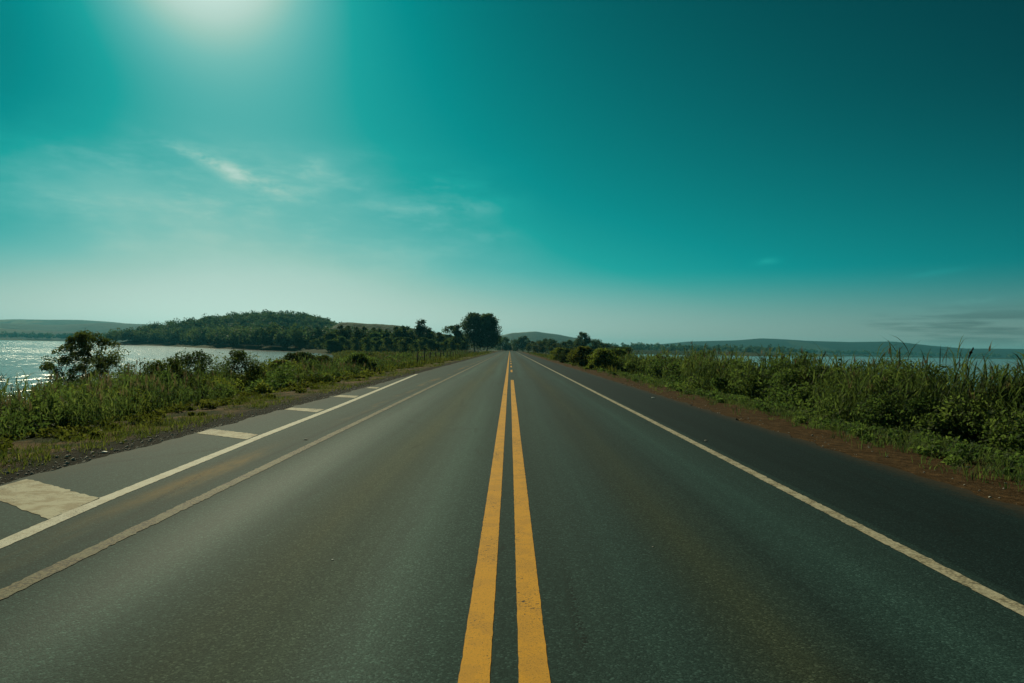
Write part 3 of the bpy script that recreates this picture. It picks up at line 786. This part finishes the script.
# forest hill on the left
fh, (FX, FY, FZ) = ridge('hill', 'rounded forested hill beyond the left lake', [(158,347),(167,340),(182,333),(205,328.5),(235,323.5),(270,321.5),(300,323),(325,327.5),(342,335),(358,346)], 800, 165, HW, 8, .03)
rng = np.random.default_rng(41)
def surf_sample(FX, FY, FZ, n, rng, front=True):
    h, w = FX.shape
    i = rng.uniform(0, h*.62 if front else h-1.01, n); j = rng.uniform(0, w-1.01, n)
    i0 = i.astype(int); j0 = j.astype(int); fi = i-i0; fj = j-j0
    def b(A): return (A[i0,j0]*(1-fj)+A[i0,j0+1]*fj)*(1-fi)+(A[i0+1,j0]*(1-fj)+A[i0+1,j0+1]*fj)*fi
    return b(FX), b(FY), b(FZ)
def forest(name, label, x, y, z, rng, hmin, hmax, nl, leaf, m):
    n = len(x); H = rng.uniform(hmin, hmax, n); Rr = H*rng.uniform(.38, .6, n)
    C = np.stack([x, y, z+H*.62], -1)
    nb = 6
    d = rng.normal(size=(n, nb, 3)); d /= np.linalg.norm(d, axis=-1)[...,None]
    cb = C[:,None]+d*(Rr[:,None,None]*np.array([.62,.62,.45]))
    rb = np.repeat(Rr[:,None]*.52, nb, 1)*rng.uniform(.7, 1.2, (n, nb))
    d2 = rng.normal(size=(n, nb, nl, 3)); d2 /= np.linalg.norm(d2, axis=-1)[...,None]
    p = cb[:,:,None]+d2*(rb[:,:,None]*rng.random((n,nb,nl))**.28)[...,None]
    var = np.clip(rng.random(n)[:,None,None]*.55+rng.random((n,nb))[:,:,None]*.25+rng.random((n,nb,nl))*.2, 0, 1)
    q = p.reshape(-1, 3)
    v, f, a = leaves(q, leaf*rng.uniform(.6, 1.4, len(q)), rng, var.ravel(), .8, .75)
    return tag(link(name, new_mesh(name, v, f, m, a)), label, 'forest', kind='stuff')
x, y, z = surf_sample(FX, FY, FZ, 800, rng); k = z > -1.2
x, y, z = x[k], y[k], z[k]
for (xa,ya),(xb,yb) in (((-118,368),(-200,470)), ((-200,470),(-304,630)), ((-304,630),(-390,700)), ((-390,700),(-412,770))):   # trees down to the waterline
    nn = int(math.hypot(xb-xa, yb-ya)*1.3); u = rng.random(nn); o = 1+70*rng.random(nn)**1.6
    dx, dy = xb-xa, yb-ya; L_ = math.hypot(dx, dy)
    xs = xa+dx*u+dy/L_*o; yy = ya+dy*u-dx/L_*o
    zs = gz(xs, yy); zs = np.maximum(zs, -1.6)
    ok = (sdf(xs, yy, left_lake) > .2); x = np.r_[x, xs[ok]]; y = np.r_[y, yy[ok]]; z = np.r_[z, zs[ok]]
k = z > -1.8
forest('forest', 'far-off forest covering the rounded hill beyond the left lake', x[k], y[k], z[k], rng, 7.5, 14, 42, 1.35, M['leaf_forest'])
# shore wood on the far left
xs = rng.uniform(-2600, -780, 520); yb = np.interp(-xs, [500,800,1400,3500], [1100,1700,2000,2300]); yy = yb+rng.uniform(8, 60, 520)
forest('forest', 'thin dark line of trees along the far left shore', xs, yy, gz(xs, yy), rng, 12, 21, 8, 4.0, M['leaf_forest'])
xs = rng.uniform(700, 2600, 420); yb = np.interp(xs, [700,1500,3500], [2000,2500,2600]); yy = yb+rng.uniform(8, 60, 420)
forest('forest', 'dark trees along the far right shore', xs, yy, gz(xs, yy), rng, 9, 17, 8, 4.0, M['leaf_forest'])
xs = rng.uniform(150, 560, 240); yy = rng.uniform(1290, 1400, 240)
forest('forest', 'tree line along the rise behind the right-hand field', xs, yy, np.interp(yy,[1290,1400],[2,9]), rng, 6, 12, 8, 2.6, M['leaf_forest'])
# skyline trees standing clear on the hill
sk = build_tree('skyline_tree', 'umbrella-crowned tree standing clear at the right end of the forested hill', 'tree', 261, 11, 4.0, .6, 12, 900, 1.0, M['leaf_forest'], M['bark'], .25, 1, 'spread')
def hz(px, d): 
    j = np.argmin(np.abs(FX[25]-(px-510)/683*d)); return FZ[:, j].max()
place(sk, (331-510)/683*800, 800, 0, 1.0); sk.location.z = hz(331, 800)-1
for px, lab, s in ((272, 'highest tree on the crest of the forested hill', 1.15), (254, 'dark knob of a tree on the crest left of the highest one', 1.0), (298, 'small lone tree on the crest between the highest and the umbrella one', .9), (198, 'tree standing up from the left shoulder of the forested hill', .95)):
    c = copy_thing(sk, ((px-510)/683*800, 800, hz(px, 800)-1), px*.37, s, lab)

# ------------------------------------------------------------------ wire fence on the left
fe = thing('wire_fence', 'wire fence with dark wooden posts along the far left verge', 'fence', (-9.4, 70, zat(-9.4, 70)))
rng = np.random.default_rng(51)
pz = []
fy = list(np.arange(70, 236, 6.0))
for yv in fy:
    xx = -9.4-(yv-70)*.008+rng.normal(0, .05); zz = zat(xx, yv); pz.append((xx, yv, zz))
    b = np.array([(xx, yv, zz-.2), (xx+rng.normal(0,.02), yv, zz+.5), (xx+rng.normal(0,.05), yv+rng.normal(0,.05), zz+1.35)])-np.array(fe.location)
    v, f, a = tube(b, [.075,.07,.065], 6)
    v = np.concatenate([v, b[-1:]+[[0,0,.02]]]); capf = np.array([[12+i, 12+(i+1) % 6, 18] for i in range(6)])
    link('post', new_mesh('post', v, [f, capf], M['post'], smooth=False), fe)
for hh in (.55, .9, 1.22):
    p = np.array([(a, b, c+hh) for a, b, c in pz])-np.array(fe.location)
    v, f, a = tube(p, np.full(len(p), .008), 4)
    link('wire', new_mesh('wire', v, f, M['wire']), fe)

# ------------------------------------------------------------------ tall weeds over the right-hand grass
def weed(label, x, y, H, seed, head):
    rng = np.random.default_rng(seed)
    r = thing('tall_weed', label, 'plant', (x, y, zat(x, y)))
    t = np.linspace(0, 1, 8); sx = .10*H*t**2*rng.choice([-1, 1]); 
    pts = np.stack([sx, .04*H*t, H*t], -1)
    v, f, a = tube(pts, .018-.008*t, 5); link('stem', new_mesh('weed_stem', v, f, M['plume'], np.full(len(v), .2)), r)
    n = 16; q = pts[rng.integers(1, 6, n)]
    v, f, a = ribbons(q, rng.uniform(.25, .5, n), np.full(n, .035), rng.random(n)*6.28, rng.uniform(.4, .9, n), rng.uniform(.4, 1.3, n), 4, rng, rng.random(n))
    link('leaves', new_mesh('weed_leaves', v, f, M['reed'], a), r)
    t2 = np.linspace(0, 1, 9); rr = .026*head*np.sin(np.pi*np.clip(t2*.9+.06, 0, 1))*(1+rng.normal(0, .22, 9))
    ax = pts[-1]+np.stack([sx[-1]*.5*t2, .02*t2, .34*head*t2-.05], -1)
    v, f, a = tube(ax, np.maximum(rr, .006), 8); v = v+rng.normal(0, .010, v.shape)
    link('flower_head', new_mesh('weed_head', v, f, M['plume'], np.full(len(v), .1)), r)
weed('tall weed with a dark seed head above the cane grass near the right edge', 11.6, 17.5, 2.55, 71, .75)
weed('slender weed with a drooping tip above the cane grass, before the far ridge', 12.4, 27.5, 2.75, 72, .7)
weed('short-headed weed close to the right picture edge', 11.9, 16.6, 2.3, 73, .6)

# ------------------------------------------------------------------ stones and litter
def pebble(label, x, y, s, m, seed, cat='stone', name='pebble', z=None):
    rng = np.random.default_rng(seed)
    th = np.linspace(0, 2*np.pi, 9, endpoint=False); ph = np.array([-1.1,-.45,.2,.8])
    v = [(0,0,-s*.29)]
    for p in ph:
        for a in th:
            r = s*(1+rng.normal(0,.10)); v.append((math.cos(a)*math.cos(p)*r, math.sin(a)*math.cos(p)*r*.75, math.sin(p)*r*.30))
    v.append((0,0,s*.30)); n = 9
    q = np.array([[1+i*n+j, 1+i*n+(j+1) % n, 1+(i+1)*n+(j+1) % n, 1+(i+1)*n+j] for i in range(3) for j in range(n)])
    tr = np.array([[0, 1+(j+1) % n, 1+j] for j in range(n)]+[[1+4*n, 1+3*n+j, 1+3*n+(j+1) % n] for j in range(n)])
    zz = (zat(x, y) if z is None else z)
    o = link(name, new_mesh(name, np.array(v), [q, tr], m), None, (x, y, zz+s*.22), rng.random()*6)
    return tag(o, label, cat)
pebble('white crumpled scrap lying on the right shoulder, far along', 4.94, 23.4, .06, M['litter'], 81, 'litter', 'paper_scrap', 0)
pebble('pale pebble on the right edge line', 3.57, 12.34, .035, M['stone'], 82, z=0)
pebble('pale flat stone between the two white lines on the left', -3.40, 11.5, .035, M['stone'], 83, z=0)
pebble('tiny bright pebble in the middle of the left lane', -1.29, 5.11, .011, M['litter'], 84, z=0)
pebble('pale stone half-buried in the red dirt at the right', 7.39, 10.97, .06, M['stone'], 85)
pebble('white stone in the grass edge beyond the red dirt', 8.1, 13.2, .07, M['litter'], 86)
pebble('small white scrap on the dark gravel of the left verge', -6.0, 10.2, .05, M['litter'], 87, 'litter', 'paper_scrap')
pebble('small grey pebble in the right lane', 1.20, 5.6, .010, M['stone'], 88, z=0)
# loose gravel along the left pavement edge
rng = np.random.default_rng(90)
n = 2600
x = np.where(rng.random(n) < .93, -5.6-np.abs(rng.normal(0, .55, n)), 5.55+np.abs(rng.normal(0, .5, n))); y = 3+rng.random(n)**1.6*32
s = rng.uniform(.006, .022, n)*(1+rng.random(n)**6)
oc = np.array([(1,0,0),(0,1,0),(-1,0,0),(0,-1,0),(0,0,.7),(0,0,-.7)]); of = np.array([(0,1,4),(1,2,4),(2,3,4),(3,0,4),(1,0,5),(2,1,5),(3,2,5),(0,3,5)])
zz = np.where((x > XL) & (x < XR), 0, gz(x, y))
v = (np.stack([x,y,zz+s*.3], -1)[:,None]+oc[None]*s[:,None,None]*rng.uniform(.6,1.3,(n,6,1))).reshape(-1,3)
tag(link('gravel', new_mesh('gravel', v, (of[None]+np.arange(n)[:,None,None]*6).reshape(-1,3), M['stone'])), 'loose gravel along the pavement edges', 'gravel', kind='stuff')

# ------------------------------------------------------------------ haze
SUN_AZ, SUN_EL = -25.0, 29.0
def haze():
    m, nt, out = mat('haze'); k = N(nt)
    vp = k.n('ShaderNodeVolumePrincipled')
    vp.inputs['Color'].default_value = (.16,.78,1.0,1); vp.inputs['Density'].default_value = HAZE
    vp.inputs['Anisotropy'].default_value = .22
    nt.links.new(vp.outputs[0], out.inputs['Volume'])
    x0,x1,y0,y1,z0,z1 = -7000,7000,-700,8000,-5,130
    v = np.array([(x0,y0,z0),(x1,y0,z0),(x1,y1,z0),(x0,y1,z0),(x0,y0,z1),(x1,y0,z1),(x1,y1,z1),(x0,y1,z1)])
    f = np.array([(0,3,2,1),(4,5,6,7),(0,1,5,4),(1,2,6,5),(2,3,7,6),(3,0,4,7)])
    tag(link('haze', new_mesh('haze', v, f, m)), 'thin pale haze over the lake and far hills', 'haze', kind='stuff')
HAZE = .00009
haze()

# ------------------------------------------------------------------ sky, sun
az, el = R(SUN_AZ), R(SUN_EL)
sd = Vector((math.sin(az)*math.cos(el), math.cos(az)*math.cos(el), math.sin(el)))
w = bpy.data.worlds.new('World'); sc.world = w; w.use_nodes = True
nt = w.node_tree; nt.nodes.clear(); k = N(nt)
out = nt.nodes.new('ShaderNodeOutputWorld'); bg = nt.nodes.new('ShaderNodeBackground')
sky = k.n('ShaderNodeTexSky', sky_type='NISHITA', sun_disc=False)
sky.sun_elevation = el; sky.sun_rotation = az
sky.air_density = 1.0; sky.dust_density = 1.0; sky.ozone_density = 1.0
tc = k.n('ShaderNodeTexCoord'); D = tc.outputs['Generated']
nv = k.n('ShaderNodeVectorMath', operation='NORMALIZE'); k.put(nv.inputs[0], D); D = nv.outputs[0]
sp = k.n('ShaderNodeSeparateXYZ'); k.put(sp.inputs[0], D)
elev = k.m('MULTIPLY', k.m('ARCSINE', k.m('MAXIMUM', sp.outputs[2], 0)), 2/math.pi)      # 0..1
dp = k.n('ShaderNodeVectorMath', operation='DOT_PRODUCT'); k.put(dp.inputs[0], D); dp.inputs[1].default_value = sd
ang = k.m('MULTIPLY', k.m('ARCCOSINE', k.m('MINIMUM', dp.outputs['Value'], 1)), 180/math.pi)
bw = k.n('ShaderNodeRGBToBW'); k.put(bw.inputs[0], sky.outputs[0])
eld = k.m('MULTIPLY', elev, 90.0)
azd = k.m('MULTIPLY', k.m('ARCTAN2', sp.outputs[0], sp.outputs[1]), 180/math.pi)
# teal daylight: Nishita luminance, thinned with height, then toned
L = k.m('MULTIPLY', k.m('POWER', bw.outputs[0], .86), k.m('EXPONENT', k.m('MULTIPLY', k.m('MINIMUM', eld, 40), -.036)))
L = k.m('MULTIPLY', L, .070)
pol = k.m('DIVIDE', k.m('MINIMUM', k.m('ABSOLUTE', k.m('SUBTRACT', azd, 3.0)), 46.0), k.ss(eld, 0, 20, 84.0, 48.0))     # vignette-like darkening to both sides, put into the sky colour
L = k.m('MULTIPLY', L, k.m('EXPONENT', k.m('MULTIPLY', k.m('MULTIPLY', pol, pol), -1)))
d2 = k.m('DIVIDE', ang, 5.4)
L = k.m('ADD', L, k.m('MULTIPLY', k.m('EXPONENT', k.m('MULTIPLY', k.m('MULTIPLY', d2, d2), -1)), .40))       # the sun's aureole
L = k.m('ADD', L, k.m('MULTIPLY', k.m('EXPONENT', k.m('DIVIDE', ang, -7.5)), .46))
# thin cloud: soft veil low on the sun's side, a few wisps, flat grey bars low on the right
cv = k.n('ShaderNodeCombineXYZ'); k.put(cv.inputs[0], azd); k.put(cv.inputs[1], eld)
def win(v, a, b, c, d): return k.m('MULTIPLY', k.ss(v, a, b), k.ss(v, c, d, 1, 0))
veil = k.noise(k.scalev(cv.outputs[0], (.07, .16, 1)), 1.0, 5, .55)
veil = k.m('MULTIPLY', k.m('MULTIPLY', k.ss(veil, .38, .72), win(eld, 3, 9, 12, 17)), win(azd, -50, -34, -8, 6))
fil = k.noise(k.scalev(cv.outputs[0], (.13, .5, 1)), 1.0, 7, .68)
fil = k.m('MULTIPLY', k.m('MULTIPLY', k.ss(fil, .44, .74), win(eld, 6, 10, 13, 17)), win(azd, -46, -30, -8, 4))
L = k.m('ADD', L, k.m('ADD', k.m('MULTIPLY', veil, .085), k.m('MULTIPLY', fil, .06)))
wn = k.noise(k.scalev(cv.outputs[0], (.28, .6, 1)), 1.0, 6, .62)
def wisp(a0, e0, la, le, tilt, amp):
    global L
    c_, s_ = math.cos(R(tilt)), math.sin(R(tilt))
    da = k.m('SUBTRACT', azd, a0); de = k.m('SUBTRACT', eld, e0)
    u = k.m('DIVIDE', k.m('ADD', k.m('MULTIPLY', da, c_), k.m('MULTIPLY', de, s_)), la)
    v_ = k.m('DIVIDE', k.m('SUBTRACT', k.m('MULTIPLY', de, c_), k.m('MULTIPLY', da, s_)), le)
    g_ = k.m('EXPONENT', k.m('MULTIPLY', k.m('ADD', k.m('MULTIPLY', u, u), k.m('MULTIPLY', v_, v_)), -1))
    L = k.m('ADD', L, k.m('MULTIPLY', k.m('MULTIPLY', g_, k.ss(wn, .34, .66)), amp))
wisp(-22.5, 13.2, 4.4, .6, -17, .20)
wisp(-16.5, 14.0, 1.2, .9, 35, .08)
wisp(-5.5, 11.6, 4.5, .7, 2, .09)
wisp(-1.2, 9.3, 1.6, .4, 5, .07)
wisp(20.5, 7.2, .9, .25, 6, .10)
wisp(34.5, 4.0, 2.2, .22, 8, .07)
wisp(32.0, 6.0, 1.5, .2, 8, .05)
bar = k.noise(k.scalev(cv.outputs[0], (.10, 1.1, 1)), 1.0, 4, .55)
bar = k.m('MULTIPLY', k.m('MULTIPLY', k.ss(bar, .44, .60), win(eld, .6, 1.4, 2.4, 4.0)), win(azd, 25, 31, 60, 75))
L = k.m('MULTIPLY', L, k.m('SUBTRACT', 1.0, k.m('MULTIPLY', bar, .42)))
tone = k.ramp(L, [(0, (0,0,0)), (.05, (0,.05,.062)), (.12, (0,.12,.132)), (.26, (0,.26,.262)), (.35, (.01,.35,.33)), (.43, (.085,.43,.405)),
                  (.50, (.17,.50,.455)), (.58, (.32,.58,.505)), (.65, (.445,.655,.58)), (1, (.80,.96,.90))])
pale = k.n('ShaderNodeCombineColor'); k.put(pale.inputs[0], k.m('MULTIPLY', L, .80)); k.put(pale.inputs[1], k.m('MULTIPLY', L, 1.04)); k.put(pale.inputs[2], k.m('MULTIPLY', L, .90))
tone = k.mix(k.ss(eld, 7.0, .3), tone, pale.outputs[0])
bg.inputs[1].default_value = .08
k.put(bg.inputs[0], k.mix(1.0, tone, (12.5, 12.5, 12.5), 'MULTIPLY'))
nt.links.new(bg.outputs[0], out.inputs[0])

sl = bpy.data.lights.new('sun', 'SUN'); sl.energy = 3.6; sl.angle = R(.5); sl.color = (1.0, .93, .64)
so = bpy.data.objects.new('sun', sl); col.objects.link(so)
so.rotation_euler = (-sd).to_track_quat('-Z', 'Y').to_euler(); so.location = sd*100

# ------------------------------------------------------------------ camera
cd = bpy.data.cameras.new('camera'); cam = bpy.data.objects.new('camera', cd); col.objects.link(cam)
cd.sensor_width = 36; cd.lens = 683/1024*36; cd.clip_end = 20000; cd.clip_start = .05
cam.matrix_world = Matrix.Translation((0,0,1.6)) @ Matrix.Rotation(R(-.168), 4, 'Z') @ Matrix.Rotation(R(90.6), 4, 'X') @ Matrix.Rotation(R(1.1), 4, 'Z')
sc.camera = cam

sc.view_settings.view_transform = 'Standard'; sc.view_settings.look = 'None'
sc.view_settings.exposure = 0.0; sc.view_settings.gamma = 1.0
sc.render.engine = 'CYCLES'
sc.cycles.use_denoising = True
sc.cycles.max_bounces = 6; sc.cycles.diffuse_bounces = 3; sc.cycles.glossy_bounces = 3; sc.cycles.transmission_bounces = 4
sc.cycles.volume_bounces = 1; sc.cycles.sample_clamp_indirect = 6; sc.cycles.sample_clamp_direct = 12
